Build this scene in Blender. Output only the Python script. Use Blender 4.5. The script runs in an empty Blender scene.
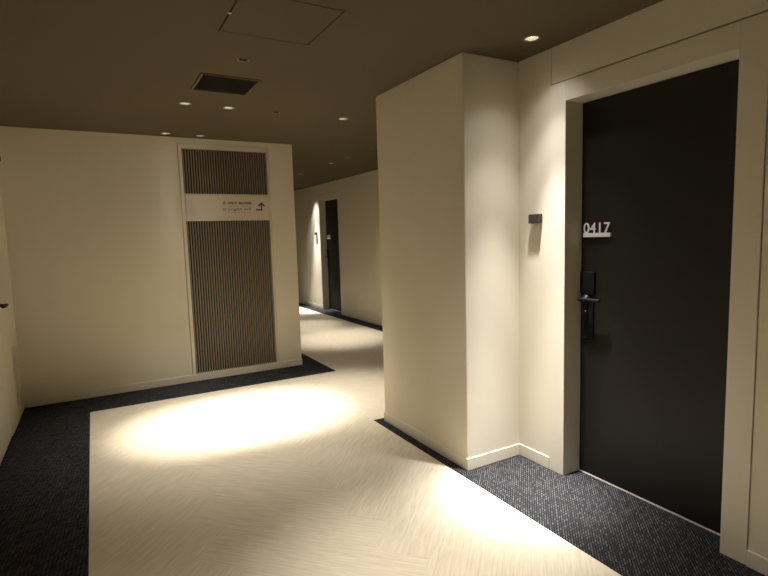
import bpy, bmesh, math, random
from mathutils import Vector, Matrix
random.seed(4)
SC = bpy.context.scene
COL = SC.collection
PI = math.pi

# ------------------------------------------------------------------ dimensions (metres)
H = 2.4
XD = 2.268          # wall that carries the numbered door
XP, YF, YB = 1.851, 2.337, 3.337     # projecting block beside the door
XL = -0.622         # left wall
YG, XG = 5.366, 1.938                # facing wall and its free corner
XF = 3.847          # far corridor wall
YE, YR = 12.5, -1.6                  # corridor end, wall behind the viewer
FW, REC = 0.104, 0.130               # door frame width, recess depth
DW, DH = 0.853, 2.097                # door opening
Y1 = 1.133          # near door opening starts (right-hand jamb)
Y2 = 8.437          # far door opening starts
BH = 0.071          # baseboard height

# ------------------------------------------------------------------ materials
def mat(name):
    m = bpy.data.materials.new(name); m.use_nodes = True
    nt = m.node_tree; b = nt.nodes['Principled BSDF']
    return m, nt, b
def N(nt, t, **kw):
    n = nt.nodes.new(t)
    for k, v in kw.items():
        if k in n.inputs: n.inputs[k].default_value = v
        else: setattr(n, k, v)
    return n
def simple(name, col, rough=.6, metal=0., spec=.5, bump=0., bscale=300., var=0.):
    m, nt, b = mat(name)
    b.inputs['Base Color'].default_value = (*col, 1)
    b.inputs['Roughness'].default_value = rough
    b.inputs['Metallic'].default_value = metal
    b.inputs['Specular IOR Level'].default_value = spec
    tc = N(nt, 'ShaderNodeTexCoord')
    ns = N(nt, 'ShaderNodeTexNoise', Scale=bscale, Detail=3.)
    nt.links.new(tc.outputs['Object'], ns.inputs['Vector'])
    if var:
        mx = N(nt, 'ShaderNodeMix', data_type='RGBA')
        mx.inputs[6].default_value = (*[c*(1-var) for c in col], 1)
        mx.inputs[7].default_value = (*[min(1, c*(1+var)) for c in col], 1)
        nt.links.new(ns.outputs['Fac'], mx.inputs[0]); nt.links.new(mx.outputs[2], b.inputs['Base Color'])
    if bump:
        bp = N(nt, 'ShaderNodeBump', Strength=bump, Distance=.001)
        nt.links.new(ns.outputs['Fac'], bp.inputs['Height']); nt.links.new(bp.outputs['Normal'], b.inputs['Normal'])
    return m
def emis(name, col, s):
    m, nt, b = mat(name)
    b.inputs['Base Color'].default_value = (.8, .8, .8, 1)
    b.inputs['Emission Color'].default_value = (*col, 1)
    b.inputs['Emission Strength'].default_value = s
    return m

WALLC = (.775, .718, .585)
def wallpaper():
    m, nt, b = mat('woven_wallpaper')
    b.inputs['Roughness'].default_value = .75
    b.inputs['Specular IOR Level'].default_value = .25
    tc = N(nt, 'ShaderNodeTexCoord')
    hs = []
    for s in ((900, 900, 60), (60, 60, 900)):
        mp = N(nt, 'ShaderNodeMapping'); mp.inputs['Scale'].default_value = s
        ns = N(nt, 'ShaderNodeTexNoise', Scale=1., Detail=2.)
        nt.links.new(tc.outputs['Object'], mp.inputs['Vector']); nt.links.new(mp.outputs[0], ns.inputs['Vector'])
        hs.append(ns)
    ad = N(nt, 'ShaderNodeMath', operation='ADD')
    nt.links.new(hs[0].outputs['Fac'], ad.inputs[0]); nt.links.new(hs[1].outputs['Fac'], ad.inputs[1])
    bp = N(nt, 'ShaderNodeBump', Strength=.25, Distance=.0006)
    nt.links.new(ad.outputs[0], bp.inputs['Height']); nt.links.new(bp.outputs[0], b.inputs['Normal'])
    lo = N(nt, 'ShaderNodeTexNoise', Scale=2.5, Detail=3.)
    nt.links.new(tc.outputs['Object'], lo.inputs['Vector'])
    mx = N(nt, 'ShaderNodeMix', data_type='RGBA')
    mx.inputs[6].default_value = (*[c*.975 for c in WALLC], 1); mx.inputs[7].default_value = (*[c*1.02 for c in WALLC], 1)
    nt.links.new(lo.outputs['Fac'], mx.inputs[0]); nt.links.new(mx.outputs[2], b.inputs['Base Color'])
    return m
def pale_carpet():
    m, nt, b = mat('pale_streaked_carpet')
    b.inputs['Roughness'].default_value = .95
    b.inputs['Specular IOR Level'].default_value = .1
    b.inputs['Sheen Weight'].default_value = .1
    uv = N(nt, 'ShaderNodeUVMap'); uv.uv_map = 'plank'
    def streak(sx, sy, det):
        mp = N(nt, 'ShaderNodeMapping'); mp.inputs['Scale'].default_value = (sx, sy, 1)
        ns = N(nt, 'ShaderNodeTexNoise', Scale=1., Detail=det, Roughness=.6)
        nt.links.new(uv.outputs[0], mp.inputs['Vector']); nt.links.new(mp.outputs[0], ns.inputs['Vector'])
        return ns
    a = streak(5, 95, 3.); c = streak(12, 300, 2.)
    mx0 = N(nt, 'ShaderNodeMix', data_type='FLOAT'); mx0.inputs[0].default_value = .4
    nt.links.new(a.outputs['Fac'], mx0.inputs[2]); nt.links.new(c.outputs['Fac'], mx0.inputs[3])
    cr = N(nt, 'ShaderNodeValToRGB')
    cr.color_ramp.elements[0].position = .33; cr.color_ramp.elements[0].color = (.535, .47, .36, 1)
    cr.color_ramp.elements[1].position = .66; cr.color_ramp.elements[1].color = (.74, .665, .53, 1)
    nt.links.new(mx0.outputs[0], cr.inputs[0]); nt.links.new(cr.outputs[0], b.inputs['Base Color'])
    bp = N(nt, 'ShaderNodeBump', Strength=.5, Distance=.0015)
    nt.links.new(mx0.outputs[0], bp.inputs['Height']); nt.links.new(bp.outputs[0], b.inputs['Normal'])
    return m
def dark_carpet():
    m, nt, b = mat('charcoal_flecked_carpet')
    b.inputs['Roughness'].default_value = .95
    b.inputs['Specular IOR Level'].default_value = .1
    tc = N(nt, 'ShaderNodeTexCoord')
    mp = N(nt, 'ShaderNodeMapping'); mp.inputs['Rotation'].default_value = (0, 0, math.radians(-45))
    nt.links.new(tc.outputs['Object'], mp.inputs['Vector'])
    br = N(nt, 'ShaderNodeTexBrick', Scale=1.)
    br.inputs['Color1'].default_value = (.040, .0395, .042, 1)
    br.inputs['Color2'].default_value = (.135, .131, .134, 1)
    br.inputs['Mortar'].default_value = (.013, .0132, .015, 1)
    br.inputs['Mortar Size'].default_value = .003
    br.inputs['Mortar Smooth'].default_value = .3
    br.inputs['Brick Width'].default_value = .026
    br.inputs['Row Height'].default_value = .0112
    br.inputs['Bias'].default_value = -.15
    nt.links.new(mp.outputs[0], br.inputs['Vector'])
    ns = N(nt, 'ShaderNodeTexNoise', Scale=400., Detail=2.)
    nt.links.new(tc.outputs['Object'], ns.inputs['Vector'])
    mx = N(nt, 'ShaderNodeMix', data_type='RGBA', blend_type='MULTIPLY'); mx.inputs[0].default_value = .5
    nt.links.new(br.outputs['Color'], mx.inputs[6]); nt.links.new(ns.outputs['Fac'], mx.inputs[7])
    nt.links.new(mx.outputs[2], b.inputs['Base Color'])
    bp = N(nt, 'ShaderNodeBump', Strength=.5, Distance=.001)
    nt.links.new(ns.outputs['Fac'], bp.inputs['Height']); nt.links.new(bp.outputs[0], b.inputs['Normal'])
    return m

M = dict(
    wall=wallpaper(),
    paint=simple('cream_satin_paint', (.76, .70, .58), .45, bump=.05, bscale=180),
    base=simple('cream_vinyl_base', (.78, .725, .60), .4),
    gap=simple('shadow_gap', (.08, .065, .04), .9),
    ceil=simple('taupe_ceiling_paint', (.118, .093, .055), .85, spec=.2, bump=.3, bscale=220, var=.06),
    pale=pale_carpet(), dark=dark_carpet(),
    leaf=simple('blackened_oak_laminate', (.0135, .0125, .011), .5, spec=.3, bump=.08, bscale=140, var=.2),
    blackmetal=simple('black_powder_coat', (.006, .006, .006), .5, spec=.25),
    bronze=simple('dark_bronze', (.045, .035, .025), .5, metal=.3),
    fin=simple('taupe_anodised_fin', (.31, .265, .195), .5, metal=.15),
    finbox=simple('dark_plenum', (.010, .009, .007), .9),
    white=simple('white_lacquer', (.80, .77, .74), .5),
    strip=simple('pale_metal_strip', (.75, .70, .6), .4, metal=.2),
    chrome=simple('bright_reflector', (.85, .83, .78), .25, metal=.9),
    trim=simple('taupe_trim_ring', (.16, .125, .08), .5),
    ink=simple('brown_print', (.13, .09, .045), .8),
    arrow=simple('dark_brown_print', (.03, .02, .01), .8),
    inkp=simple('faded_print', (.26, .20, .125), .8),
    lens=emis('lit_lens', (1, .87, .68), 9.),
    lensdim=emis('dim_lens', (1, .84, .62), 3.),
    red=emis('red_indicator', (1, .06, .02), .6),
)

# ------------------------------------------------------------------ mesh helpers
def box(bm, x0, x1, y0, y1, z0, z1, mi=0):
    vs = [bm.verts.new((x, y, z)) for z in (z0, z1) for y in (y0, y1) for x in (x0, x1)]
    for f in ((0, 2, 3, 1), (4, 5, 7, 6), (0, 1, 5, 4), (2, 6, 7, 3), (0, 4, 6, 2), (1, 3, 7, 5)):
        fc = bm.faces.new([vs[i] for i in f]); fc.material_index = mi
    return vs
def lathe(bm, prof, c=(0, 0, 0), n=32, mi=0, cap0=False, cap1=False, axis='Z'):
    """prof: list of (radius, height) swept round an axis through c"""
    rings = []
    for r, h in prof:
        ring = []
        for i in range(n):
            a = 2*PI*i/n
            p = {'Z': (r*math.cos(a), r*math.sin(a), h), 'X': (h, r*math.cos(a), r*math.sin(a))}[axis]
            ring.append(bm.verts.new((c[0]+p[0], c[1]+p[1], c[2]+p[2])))
        rings.append(ring)
    for a, b in zip(rings, rings[1:]):
        for i in range(n):
            f = bm.faces.new((a[i], a[(i+1) % n], b[(i+1) % n], b[i])); f.material_index = mi; f.smooth = True
    if cap0: bm.faces.new(rings[0]).material_index = mi
    if cap1: bm.faces.new(rings[-1]).material_index = mi
def tube(bm, pts, r, n=12, sq=1.0):
    rings = []
    for i, p in enumerate(pts):
        p = Vector(p)
        d = (Vector(pts[min(i+1, len(pts)-1)])-Vector(pts[max(i-1, 0)])).normalized()
        up = Vector((0, 0, 1)) if abs(d.z) < .9 else Vector((1, 0, 0))
        s = d.cross(up).normalized(); u = s.cross(d).normalized()
        rings.append([bm.verts.new(p+s*r*math.cos(2*PI*k/n)+u*r*sq*math.sin(2*PI*k/n)) for k in range(n)])
    for a, b in zip(rings, rings[1:]):
        for i in range(n):
            bm.faces.new((a[i], a[(i+1) % n], b[(i+1) % n], b[i])).smooth = True
    bm.faces.new(rings[0]); bm.faces.new(rings[-1][::-1])
def obj(name, bm, mats, parent=None, bevel=0., seg=2, recalc=True):
    if recalc: bmesh.ops.recalc_face_normals(bm, faces=bm.faces)
    me = bpy.data.meshes.new(name); bm.to_mesh(me); bm.free()
    for m in (mats if isinstance(mats, (list, tuple)) else [mats]): me.materials.append(m)
    o = bpy.data.objects.new(name, me); COL.objects.link(o)
    if parent: o.parent = parent
    if bevel:
        md = o.modifiers.new('edge', 'BEVEL'); md.width = bevel; md.segments = seg; md.limit_method = 'ANGLE'; md.angle_limit = .6
    return o
def struct(o): o['kind'] = 'structure'; return o
def thing(name, label, cat, loc=(0, 0, 0), group=None):
    o = bpy.data.objects.new(name, None); COL.objects.link(o)
    o.location = loc; o.empty_display_size = .05
    if label: o['label'] = label
    if cat: o['category'] = cat
    if group: o['group'] = group
    return o
def boxobj(name, b, m, parent=None, bevel=0.):
    bm = bmesh.new(); box(bm, *b); return obj(name, bm, m, parent, bevel)
def text_mesh(bm, body, size, to_world, depth=.001, mi=0, bold=0., align='LEFT', space=1.0):
    """adds the outline of a text, mapped by to_world(x, y, z) -> point"""
    cu = bpy.data.curves.new('t', 'FONT'); cu.body = body; cu.size = size; cu.extrude = depth/2; cu.offset = bold
    cu.align_x = align; cu.space_character = space; cu.resolution_u = 6
    o = bpy.data.objects.new('t', cu); COL.objects.link(o)
    dg = bpy.context.evaluated_depsgraph_get(); dg.update()
    me = bpy.data.meshes.new_from_object(o.evaluated_get(dg))
    vs = [bm.verts.new(to_world(v.co.x, v.co.y, v.co.z+depth/2)) for v in me.vertices]
    for p in me.polygons:
        try: bm.faces.new([vs[i] for i in p.vertices]).material_index = mi
        except ValueError: pass
    w = (min(v.co.x for v in me.vertices), max(v.co.x for v in me.vertices))
    bpy.data.objects.remove(o); bpy.data.curves.remove(cu); bpy.data.meshes.remove(me)
    return w

# ------------------------------------------------------------------ floor: dark carpet with pale herringbone planks set in it
PALE = [   # rectangles covered with pale planks
    (-.118, 1.779, YR, 4.893),
    (1.779, 2.143, 3.392, 4.893),
    (2.143, 3.622, 3.392, YE),
]
def clip(poly, x0, x1, y0, y1):
    for ax, val, sg in ((0, x0, 1), (0, x1, -1), (1, y0, 1), (1, y1, -1)):
        out = []
        for i, p in enumerate(poly):
            q = poly[i-1]
            dp, dq = sg*(p[ax]-val), sg*(q[ax]-val)
            if (dp >= 0) != (dq >= 0):
                t = dq/(dq-dp); out.append((q[0]+t*(p[0]-q[0]), q[1]+t*(p[1]-q[1])))
            if dp >= 0: out.append(p)
        poly = out
        if len(poly) < 3: return []
    return poly
bm = bmesh.new(); uvl = bm.loops.layers.uv.new('plank')
box(bm, -1.0, 4.3, YR-.2, YE+.2, -.12, -.0015, 1)
Wp = .25; s2 = math.sqrt(.5); XOFF = -.235
def uv2xy(u, v): return ((u-v)*s2*Wp+XOFF, (u+v)*s2*Wp)
for a in range(-30, 100):
    for b in range(-30, 100):
        r = (a-b) % 8
        if r == 0: rect = (a, b, 4, 1); horiz = True
        elif r == 7: rect = (a, b, 1, 4); horiz = False     # cells b..b+3 of column a
        else: continue
        u0, v0, du, dv = rect
        g = .006
        q = [uv2xy(u0+g, v0+g), uv2xy(u0+du-g, v0+g), uv2xy(u0+du-g, v0+dv-g), uv2xy(u0+g, v0+dv-g)]
        ox, oy = random.uniform(0, 50), random.uniform(0, 50)
        for R_ in PALE:
            pl = clip(q, *R_)
            if len(pl) < 3: continue
            vs = [bm.verts.new((x, y, 0)) for x, y in pl]
            try: f = bm.faces.new(vs)
            except ValueError: continue
            f.material_index = 0
            for lp in f.loops:
                x, y = lp.vert.co.x, lp.vert.co.y
                al, ac = (x+y)*s2, (y-x)*s2
                if not horiz: al, ac = ac, al
                lp[uvl].uv = (al+ox, ac+oy)
# thin pale underlay so that the plank joints stay pale
for x0, x1, y0, y1 in PALE:
    f = bm.faces.new([bm.verts.new(p) for p in ((x0, y0, -.0008), (x1, y0, -.0008), (x1, y1, -.0008), (x0, y1, -.0008))]); f.material_index = 0
fl = struct(obj('floor', bm, [M['pale'], M['dark']], recalc=False))

# ------------------------------------------------------------------ ceiling with real cut-outs
DL = [(.665, 4.047), (.977, 4.053), (1.936, 4.069), (.666, 5.215), (.975, 5.215), (2.909, 6.541), (2.919, 7.776), (3.642, 9.43), (2.063, 2.032)]
DL_OFF = [(1.15, 1.60), (.45, .55)]        # out of view: first lights the near floor pool, second is added fill
SPK = [(.809, 2.953), (1.345, 4.055), (2.916, 6.023), (2.894, 5.286)]
HATCH = [(.600, 1.053, 2.150, 2.603), (2.62, 3.075, 7.03, 7.485)]
VENT = (.638, 1.012, 3.275, 3.66)
holes = [(x-.033, x+.033, y-.033, y+.033) for x, y in DL+DL_OFF] + [(x-.022, x+.022, y-.022, y+.022) for x, y in SPK] + HATCH + [VENT]
BX = (-.95, 4.3, YR-.2, YE+.2)
xs = sorted({BX[0], BX[1], *[h[0] for h in holes], *[h[1] for h in holes]})
ys = sorted({BX[2], BX[3], *[h[2] for h in holes], *[h[3] for h in holes]})
bm = bmesh.new()
for j in range(len(ys)-1):
    i = 0
    while i < len(xs)-1:
        cy = (ys[j]+ys[j+1])/2
        inside = lambda cx: any(h[0] < cx < h[1] and h[2] < cy < h[3] for h in holes)
        if inside((xs[i]+xs[i+1])/2): i += 1; continue
        k = i
        while k < len(xs)-1 and not inside((xs[k]+xs[k+1])/2): k += 1
        box(bm, xs[i], xs[k], ys[j], ys[j+1], H, H+.012); i = k
box(bm, BX[0], BX[1], BX[2], BX[3], H+.11, H+.16)
struct(obj('ceiling', bm, M['ceil']))

# ------------------------------------------------------------------ walls
def wall(name, boxes, bevel=0., mats=None):
    bm = bmesh.new()
    for b in boxes: box(bm, *b)
    return struct(obj(name, bm, mats or M['wall'], bevel=bevel))
G = .004
def door_wall(name, x, y, ya, yb, thick=.25):
    """wall plane at x facing -x with a framed opening starting at y"""
    f0, f1, ft = y-FW, y+DW+FW, DH+FW+.003
    bm = bmesh.new()
    box(bm, x, x+thick, ya, f0-G, -.01, H)                 # towards the viewer
    box(bm, x, x+thick, f1+.0005, yb, -.01, H)             # beyond the frame
    box(bm, x, x+thick, f0-G, f1-.0035, ft+G, H)           # panel above the frame
    box(bm, x+.02, x+thick, f1-.0035, f1+.0005, ft, H, 1)  # seam
    box(bm, x+.05, x+thick, f0-G, f0, -.01, ft+G, 1)       # shadow gap beside and above the frame
    box(bm, x+.05, x+thick, f0, f1, ft, ft+G, 1)
    return struct(obj(name, bm, [M['wall'], M['gap']]))
door_wall('wall_right', XD, Y1, YR, YF)
door_wall('wall_corridor_right', XF, Y2, YB, YE)
wall('wall_center', [(XP, 3.95, YF, YB, -.01, H)], bevel=.007)
wall('wall_back', [(XL-.2, .784, YG, YG+.15, -.01, H), (1.678, XG, YG, YG+.15, -.01, H), (.784, 1.678, YG, YG+.15, 2.348, H),
                   (.784, 1.678, YG, YG+.15, -.01, .052), (.784, 1.678, YG+.11, YG+.15, .05, 2.35)])
wall('wall_corridor_left', [(XG-.15, XG, YG+.15, YE, -.01, H)])
wall('wall_corridor_end', [(XG-.15, XF+.25, YE, YE+.15, -.01, H)])
wall('wall_rear', [(XL-.2, XD+.25, YR-.15, YR, -.01, H)])
LY0, LY1 = 3.78, 4.62    # door in the left wall
LH = 2.06
VY0, VY1, VZ0, VZ1 = 4.99, 5.19, .14, .60
wall('wall_left', [(XL-.2, XL, YR, LY0, -.01, H), (XL-.2, XL, LY1, VY0, -.01, H), (XL-.2, XL, LY0, LY1, LH, H),
                   (XL-.2, XL, VY1, YG, -.01, H), (XL-.2, XL, VY0, VY1, -.01, VZ0), (XL-.2, XL, VY0, VY1, VZ1, H)])

# baseboards
bb = .006
def baseboard(name, boxes):
    bm = bmesh.new()
    for x0, x1, y0, y1 in boxes: box(bm, x0, x1, y0, y1, -.001, BH)
    struct(obj(name, bm, M['base'], bevel=.0025))
baseboard('baseboard_back', [(XL+bb, XG+bb, YG-bb, YG)])
baseboard('baseboard_center', [(XP-bb, XD-bb, YF-bb, YF), (XP-bb, XP, YF, YB), (XP-bb, XF-bb, YB, YB+bb)])
baseboard('baseboard_right', [(XD-bb, XD, Y1+DW+FW+.001, YF), (XD-bb, XD, YR, Y1-FW-.001)])
baseboard('baseboard_corridor_right', [(XF-bb, XF, Y2+DW+FW+.001, YE), (XF-bb, XF, YB+bb, Y2-FW-.001)])
baseboard('baseboard_corridor_left', [(XG, XG+bb, YG, YE)])
baseboard('baseboard_left', [(XL, XL+bb, LY1+.061, YG-.012), (XL, XL+bb, YR, LY0-.061)])

# ------------------------------------------------------------------ numbered room doors
def room_door(name, x, y, number):
    """frame, leaf and furniture of a recessed door in a wall that faces -x"""
    root = thing(name, None, None, (x, y, 0)); root['kind'] = 'structure'
    bm = bmesh.new()
    p = .003
    box(bm, -p, .20, -FW, 0, 0, DH+FW); box(bm, -p, .20, DW, DW+FW, 0, DH+FW)
    box(bm, -p, .20, 0, DW, DH, DH+FW)
    obj('door_frame', bm, M['paint'], root, bevel=.0015)
    lf = boxobj('door_leaf', (REC, REC+.045, .002, DW-.002, .008, DH-.003), M['leaf'], root, bevel=.001)
    boxobj('threshold', (REC-.005, REC+.05, 0, DW, 0, .004), M['strip'], root)
    # lock furniture: local y = DW - distance from the hinge-far jamb
    def W(d): return DW-d
    bm = bmesh.new()
    box(bm, REC-.015, REC, W(.099), W(.006), 1.048, 1.173)           # reader head
    box(bm, REC-.010, REC, W(.092), W(.010), .800, 1.048)            # long back plate
    cr = obj('card_reader', bm, M['blackmetal'], lf, bevel=.003)
    bm = bmesh.new(); lathe(bm, [(.0035, 0), (.0035, -.002), (.002, -.003)], (REC-.0095, W(.043), .953), 12, axis='X', cap1=True)
    obj('indicator_light', bm, M['red'], lf)
    bm = bmesh.new()
    lathe(bm, [(.026, 0), (.026, -.006), (.013, -.010), (.011, -.045)], (REC-.012, W(.045), 1.020), 24, axis='X')
    tube(bm, [(REC-.050, W(.028), 1.022), (REC-.051, W(.045), 1.022), (REC-.051, W(.10), 1.022), (REC-.050, W(.150), 1.022), (REC-.046, W(.163), 1.022)], .0105, 12, 1.)
    obj('lever_handle', bm, M['blackmetal'], lf)
    # number standing on a bar; reads from the corridor: text +x runs towards -y
    bm = bmesh.new()
    y0 = W(.024)
    tw = lambda X, Y, Z: (REC-.008-Z, y0-X, 1.387+Y)
    n0 = len(bm.verts)
    w = text_mesh(bm, number, .082, tw, .004, bold=.0004, space=1.02)
    sc = .169/(w[1]-w[0])
    for v in list(bm.verts)[n0:]: v.co.y = y0-((y0-v.co.y)-w[0])*sc
    box(bm, REC-.013, REC, y0-.171, y0+.001, 1.366, 1.388)
    obj('room_number', bm, M['white'], lf, recalc=True)
    return root
room_door('door_1', XD, Y1, '0417')
room_door('door_2', XF, Y2, '0415')

# call plaques: shallow dark trays that stand out from the wall and throw a shadow
def plaque(x, yc, label):
    t = thing('wall_plaque', label, 'plaque', (x, yc, 1.45), 'dark plaques beside the room doors')
    bm = bmesh.new(); box(bm, -.033, 0, -.039, .039, .002, .055)
    obj('housing', bm, M['bronze'], t, bevel=.002)
    boxobj('face_plate', (-.0350, -.0328, -.036, .036, .006, .051), M['bronze'], t, bevel=.0008)
plaque(XD, 2.189, 'small dark brown plaque on the bright wall left of the nearer black door')
plaque(XF, Y2+DW+FW+.065, 'tiny dark plaque beside the far corridor door')

# ------------------------------------------------------------------ door, louvre in the left wall (edge of the view)
root = thing('door_3', None, None, (XL, LY0, 0)); root['kind'] = 'structure'
LW = LY1-LY0
bm = bmesh.new()
box(bm, -.12, .003, -.06, .0, 0, LH+.06); box(bm, -.12, .003, LW, LW+.06, 0, LH+.06); box(bm, -.12, .003, 0, LW, LH, LH+.06)
obj('door_frame', bm, M['paint'], root, bevel=.002)
lf = boxobj('door_leaf', (-.045, .002, .0015, LW-.0015, .008, LH-.0015), M['paint'], root, bevel=.001)
bm = bmesh.new()
lathe(bm, [(.026, 0), (.026, .007), (.012, .011), (.010, .055)], (-.004, LW-.065, .985), 24, axis='X')
tube(bm, [(.050, LW-.20, .985), (.056, LW-.17, .985), (.056, LW-.09, .985), (.056, LW-.055, .985), (.050, LW-.03, .988)], .010, 12, .8)
obj('lever_handle', bm, M['blackmetal'], lf)
t = thing('wall_bracket', 'small dark block jutting from high on the left wall at the edge of the view', 'bracket', (XL, 5.005, 2.09))
bm = bmesh.new(); box(bm, 0, .004, -.028, .028, -.028, .028); obj('mounting_plate', bm, M['bronze'], t, bevel=.001)
bm = bmesh.new(); box(bm, .004, .056, -.020, .020, -.020, .018); obj('block', bm, M['blackmetal'], t, bevel=.003)

t = thing('wall_louvre', 'small cream slatted louvre low on the left wall beside the corner', 'vent', (XL, (VY0+VY1)/2, VZ0))
hw = (VY1-VY0)/2; hh = VZ1-VZ0
bm = bmesh.new()
for b in ((-.03, .004, -hw, -hw+.012, 0, hh), (-.03, .004, hw-.012, hw, 0, hh), (-.03, .004, -hw+.012, hw-.012, 0, .012), (-.03, .004, -hw+.012, hw-.012, hh-.012, hh)): box(bm, *b)
obj('frame', bm, M['paint'], t)
boxobj('backing', (-.035, -.03, -hw, hw, 0, hh), M['finbox'], t)
bm = bmesh.new(); k = .022
while k < hh-.02:
    box(bm, -.026, .003, -hw+.012, hw-.012, k, k+.013)
    k += .030
obj('slats', bm, M['paint'], t)

# ------------------------------------------------------------------ tall ventilation grille in the facing wall
GX0, GX1, GZ0, GZ1 = .784, 1.678, .052, 2.348
IX0, IX1 = .821, 1.656
t = thing('ventilation_grille', 'tall cream framed grille with dark vertical fins in the facing wall', 'vent', ((GX0+GX1)/2, YG, GZ0))
ox, oy, oz = (GX0+GX1)/2, YG, GZ0
def gb(bm, x0, x1, y0, y1, z0, z1): box(bm, x0-ox, x1-ox, y0, y1, z0-oz, z1-oz)
LO0, LO1, UP0, UP1 = .066, 1.602, 1.868, 2.303
bm = bmesh.new(); g = .0045
gb(bm, GX0+g, IX0, -.003, .07, GZ0+g, GZ1-g); gb(bm, IX1, GX1-g, -.003, .07, GZ0+g, GZ1-g)
gb(bm, IX0, IX1, -.003, .07, UP1, GZ1-g); gb(bm, IX0, IX1, -.003, .07, GZ0+g, LO0)
gb(bm, IX0, IX1, -.003, .07, LO1, 1.616); gb(bm, IX0, IX1, -.003, .07, 1.860, UP0); gb(bm, IX0, IX1, .012, .07, 1.616, 1.860)
obj('frame', bm, M['paint'], t, bevel=.0012)
bm = bmesh.new(); gb(bm, GX0, GX1, .075, .105, GZ0, GZ1)
obj('plenum_back', bm, M['finbox'], t)
NF = 34
for nm, z0, z1 in (('lower_fins', LO0, LO1), ('upper_fins', UP0, UP1)):
    bm = bmesh.new(); pitch = (IX1-IX0)/NF
    for i in range(NF):
        xc = IX0+(i+.5)*pitch
        gb(bm, xc-.0046, xc+.0046, .006, .030, z0-.0005, z1+.0005)
    obj(nm, bm, M['fin'], t)

# direction sign set between the two fields of fins
SX0, SX1, SZ0, SZ1 = IX0+.006, IX1-.006, 1.622, 1.854
t = thing('direction_sign', 'beige direction sign with small brown print and an arrow between the fin grilles', 'sign', ((SX0+SX1)/2, YG, SZ0))
sx, sz = (SX0+SX1)/2, SZ0
boxobj('panel', (SX0-sx, SX1-sx, -.003, .011, 0, SZ1-SZ0), simple('sign_beige', (.72, .66, .56), .5), t, bevel=.001)
def sgn(x0, z0): return lambda X, Y, Z: (x0-sx+X, -.0032-Z, z0-sz+Y)
def line(bm, body, x0, x1, z, size, bold=0.):
    n0 = len(bm.verts)
    w = text_mesh(bm, body, size, sgn(x0, z), .0006, bold=bold)
    s = (x1-x0)/(w[1]-w[0])
    for v in list(bm.verts)[n0:]: v.co.x = (x0-sx)+((v.co.x-(x0-sx))-w[0])*s
for body, x0_, x1_, z_, sz_, bo_, mt_ in (
        ('自動', 1.180, 1.208, 1.768, .030, .0006, 'ink'), ('自動販売機', 1.232, 1.325, 1.766, .032, .0006, 'ink'), ('MACHINES', 1.342, 1.470, 1.766, .036, .0016, 'ink'),
        ('洗濯', 1.180, 1.208, 1.702, .030, .0006, 'ink'), ('コイン▲ランド', 1.232, 1.368, 1.702, .032, .0012, 'ink'), ('リー室', 1.388, 1.470, 1.702, .034, .0016, 'ink'),
        ('Vending corner', 1.235, 1.335, 1.742, .020, 0, 'inkp'), ('this floor', 1.36, 1.470, 1.742, .018, 0, 'inkp'), ('Coin laundry this floor', 1.235, 1.455, 1.678, .018, 0, 'inkp')):
    bm = bmesh.new(); line(bm, body, x0_, x1_, z_, sz_, bo_)
    obj('lettering', bm, M[mt_], t, recalc=False)
bm = bmesh.new(); lathe(bm, [(.004, 0), (.004, .0008)], (0, 0, 0), 12, cap0=True, cap1=True)
for v in bm.verts: v.co = (1.235-sx+v.co.x, -.0030-v.co.z, 1.645-sz+v.co.y)
obj('printed_dot', bm, M['ink'], t)
# arrow: from the left, turning up
bm = bmesh.new()
def quad(p): 
    a = [bm.verts.new((x-sx, -.0036, z-sz)) for x, z in p]; b = [bm.verts.new((x-sx, -.0028, z-sz)) for x, z in p]
    bm.faces.new(a); bm.faces.new(b[::-1]); n = len(p)
    for i in range(n): bm.faces.new((a[i], a[(i+1) % n], b[(i+1) % n], b[i]))
ax, az = -.004, .020
def aq(p): quad([(x+ax, z+az) for x, z in p])
aq([(1.520, 1.682), (1.586, 1.682), (1.586, 1.696), (1.520, 1.696)])
aq([(1.572, 1.696), (1.586, 1.696), (1.586, 1.750), (1.572, 1.750)])
aq([(1.579, 1.768), (1.579, 1.748), (1.550, 1.722), (1.541, 1.733)])
aq([(1.579, 1.768), (1.617, 1.733), (1.608, 1.722), (1.579, 1.748)])
obj('arrow', bm, M['arrow'], t)

# ------------------------------------------------------------------ ceiling fittings
WARM = (1.0, .94, .84); COOL = (1.0, .965, .935)      # the lamps beside the room doors are whiter
def spot(parent, z, k=1., core=34, spill=1., aim=None, cones=None, col=WARM, r=.026):
    """narrow reflector beam: concentric cones (watts, angle) thrown by one lamp"""
    for W, ang, *tilt in cones or ((600*k, core), (80*k*spill, core*2.0)):
        L = bpy.data.lights.new('lamp', 'SPOT'); L.energy = W; L.color = col; L.spot_size = math.radians(ang); L.spot_blend = 1.; L.shadow_soft_size = r
        o = bpy.data.objects.new('lamp', L); COL.objects.link(o); o.parent = parent; o.location = (0, 0, z)
        if tilt: aim = tilt[0]
        if aim: o.rotation_euler = Vector((aim[0], aim[1], -H)).to_track_quat('-Z', 'Y').to_euler()
def downlight(x, y, label, lens='lens'):
    t = thing('downlight', label, 'ceiling light', (x, y, H), 'recessed ceiling downlights')
    bm = bmesh.new(); lathe(bm, [(.0335, .012), (.0335, -.001), (.036, -.0028), (.046, -.0024), (.0475, .0)], n=40)
    obj('trim_ring', bm, M['trim'], t)
    bm = bmesh.new(); lathe(bm, [(.0335, .0), (.031, .018), (.024, .040), (.021, .060)], n=40, cap1=True)
    rf = obj('reflector', bm, M['chrome'], t)
    bm = bmesh.new(); lathe(bm, [(.0001, .018), (.012, .019), (.0225, .024), (.024, .034)], n=32)
    obj('lens', bm, M[lens], rf)
    return t
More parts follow.
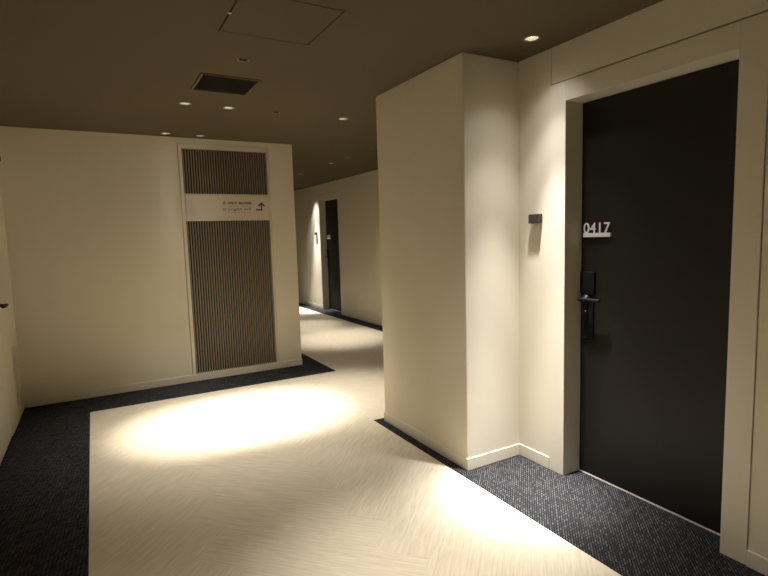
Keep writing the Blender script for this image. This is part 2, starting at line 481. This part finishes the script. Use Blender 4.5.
labels = ['lit downlight left of the pair just beyond the ceiling vent', 'lit downlight right of the pair just beyond the ceiling vent',
          'lit downlight near the top left edge of the projecting wall block', 'small downlight by the facing wall, left of the pair above the grille',
          'small downlight by the facing wall, right of the pair above the grille', 'lit downlight over the far corridor, nearest of its row',
          'faint downlight over the far corridor, second of its row', 'tiny downlight close above the far corridor door', 'bright downlight on the ceiling beside the nearer black door']
LAMPS = [dict(k=.95, core=37, spill=1.5), dict(k=1.1, core=39, spill=1.5, aim=(.16, .0)), dict(k=.30, core=48),
         dict(k=.04, core=30), dict(k=.04, core=30), dict(k=.45, core=46), dict(k=.3), dict(k=1.25, col=COOL), dict(cones=((950, 26, (-.10, -.05)), (360, 39, (-.03, -.02)), (50, 64, (0, 0)), (8, 104, (0, 0))), col=COOL)]
for i, (x, y) in enumerate(DL):
    t = downlight(x, y, labels[i], 'lens')
    spot(t, -.004, **LAMPS[i])
t = downlight(*DL_OFF[0], 'downlight overhead, outside the top of the view')
spot(t, -.004, k=.30, core=46, spill=2.4)
t = downlight(*DL_OFF[1], 'added fill downlight almost straight above the viewer, outside the view')
spot(t, -.004, k=.30, core=50, spill=1.6)  # unseen lamp added to raise the ambient light on floor and reveals

sl = ['small dark sprinkler cap on the ceiling between hatch and vent', 'small dark sprinkler cap right of the vent, before the pair of downlights',
      'tiny sprinkler cap over the far corridor, beyond the other one', 'tiny sprinkler cap over the far corridor beside the projecting wall block']
for (x, y), lb in zip(SPK, sl):
    t = thing('sprinkler_head', lb, 'sprinkler', (x, y, H), 'ceiling sprinklers')
    bm = bmesh.new(); lathe(bm, [(.023, .012), (.023, -.001), (.026, -.003), (.034, -.003), (.035, 0)], n=32)
    obj('collar', bm, M['trim'], t)
    bm = bmesh.new(); lathe(bm, [(.0225, .0), (.0225, .035)], n=24, cap1=True)
    cp = obj('cup', bm, M['finbox'], t)
    bm = bmesh.new(); lathe(bm, [(.004, .034), (.005, .012), (.014, .008), (.014, .005)], n=20, cap0=True, cap1=True)
    obj('deflector', bm, M['chrome'], cp)

for k, (h, lb) in enumerate(zip(HATCH, ['square access hatch in the ceiling, nearest the viewer', 'far access hatch in the corridor ceiling'])):
    x0, x1, y0, y1 = h; cx, cy = (x0+x1)/2, (y0+y1)/2; w, d = (x1-x0)/2, (y1-y0)/2; g = .006
    t = thing('ceiling_hatch', lb, 'hatch', (cx, cy, H), 'ceiling access hatches')
    boxobj('panel', (-w+g, w-g, -d+g, d-g, -.0005, .010), M['ceil'], t)
    bm = bmesh.new(); e = .012
    for b in ((-w, w, -d, -d+e, .014, .03), (-w, w, d-e, d, .014, .03), (-w, -w+e, -d+e, d-e, .014, .03), (w-e, w, -d+e, d-e, .014, .03)): box(bm, *b)
    obj('inner_frame', bm, M['blackmetal'], t)
    if k == 0:
        bm = bmesh.new(); lathe(bm, [(.009, .0), (.009, -.002), (.006, -.003)], (-w+.004, .012, 0), 20, cap1=True)
        obj('latch', bm, M['strip'], t)

x0, x1, y0, y1 = VENT; cx, cy = (x0+x1)/2, (y0+y1)/2; w, d = (x1-x0)/2, (y1-y0)/2
t = thing('ceiling_vent', 'square dark slotted air vent in the ceiling', 'vent', (cx, cy, H))
bm = bmesh.new(); e = .020; g = .003
for b in ((-w+g, w-g, -d+g, -d+e, -.006, .02), (-w+g, w-g, d-e, d-g, -.006, .02), (-w+g, -w+e, -d+e, d-e, -.006, .02), (w-e, w-g, -d+e, d-e, -.006, .02)): box(bm, *b)
obj('frame', bm, M['ceil'], t, bevel=.001)
bm = bmesh.new(); k = -d+e+.008
while k < d-e-.004:
    vs = box(bm, -w+e, w-e, k, k+.0035, -.001, .018)
    for v in vs:
        if v.co.z > 0: v.co.y += .007
    k += .014
obj('slats', bm, simple('black_slats', (.020, .016, .011), .6), t)
boxobj('duct_back', (-w+.01, w-.01, -d+.01, d-.01, .05, .06), M['finbox'], t)

# ------------------------------------------------------------------ camera
cam = bpy.data.cameras.new('camera'); co = bpy.data.objects.new('camera', cam); COL.objects.link(co)
rt = Vector((0.86988116, -0.49240945, -0.02897749)); up = Vector((0.07538346, 0.07465477, 0.99435607)); fw = Vector((0.48746702, 0.86715604, -0.1020603))
m = Matrix((rt, up, -fw)).transposed().to_4x4(); m.translation = (0, 0, 1.40924)
co.matrix_world = m
cam.sensor_fit = 'HORIZONTAL'; cam.sensor_width = 36; cam.lens = 514.8646/768*36; cam.clip_start = .02
SC.camera = co

# ------------------------------------------------------------------ world, colour management
w = bpy.data.worlds.new('world'); SC.world = w; w.use_nodes = True
w.node_tree.nodes['Background'].inputs[0].default_value = (0, 0, 0, 1)
SC.view_settings.view_transform = 'Standard'; SC.view_settings.look = 'None'
SC.view_settings.exposure = 0.0; SC.view_settings.gamma = 1.0; SC.view_settings.use_curve_mapping = False
SC.cycles.max_bounces = 12; SC.cycles.diffuse_bounces = 8; SC.cycles.use_denoising = True
SC.cycles.sample_clamp_indirect = 6
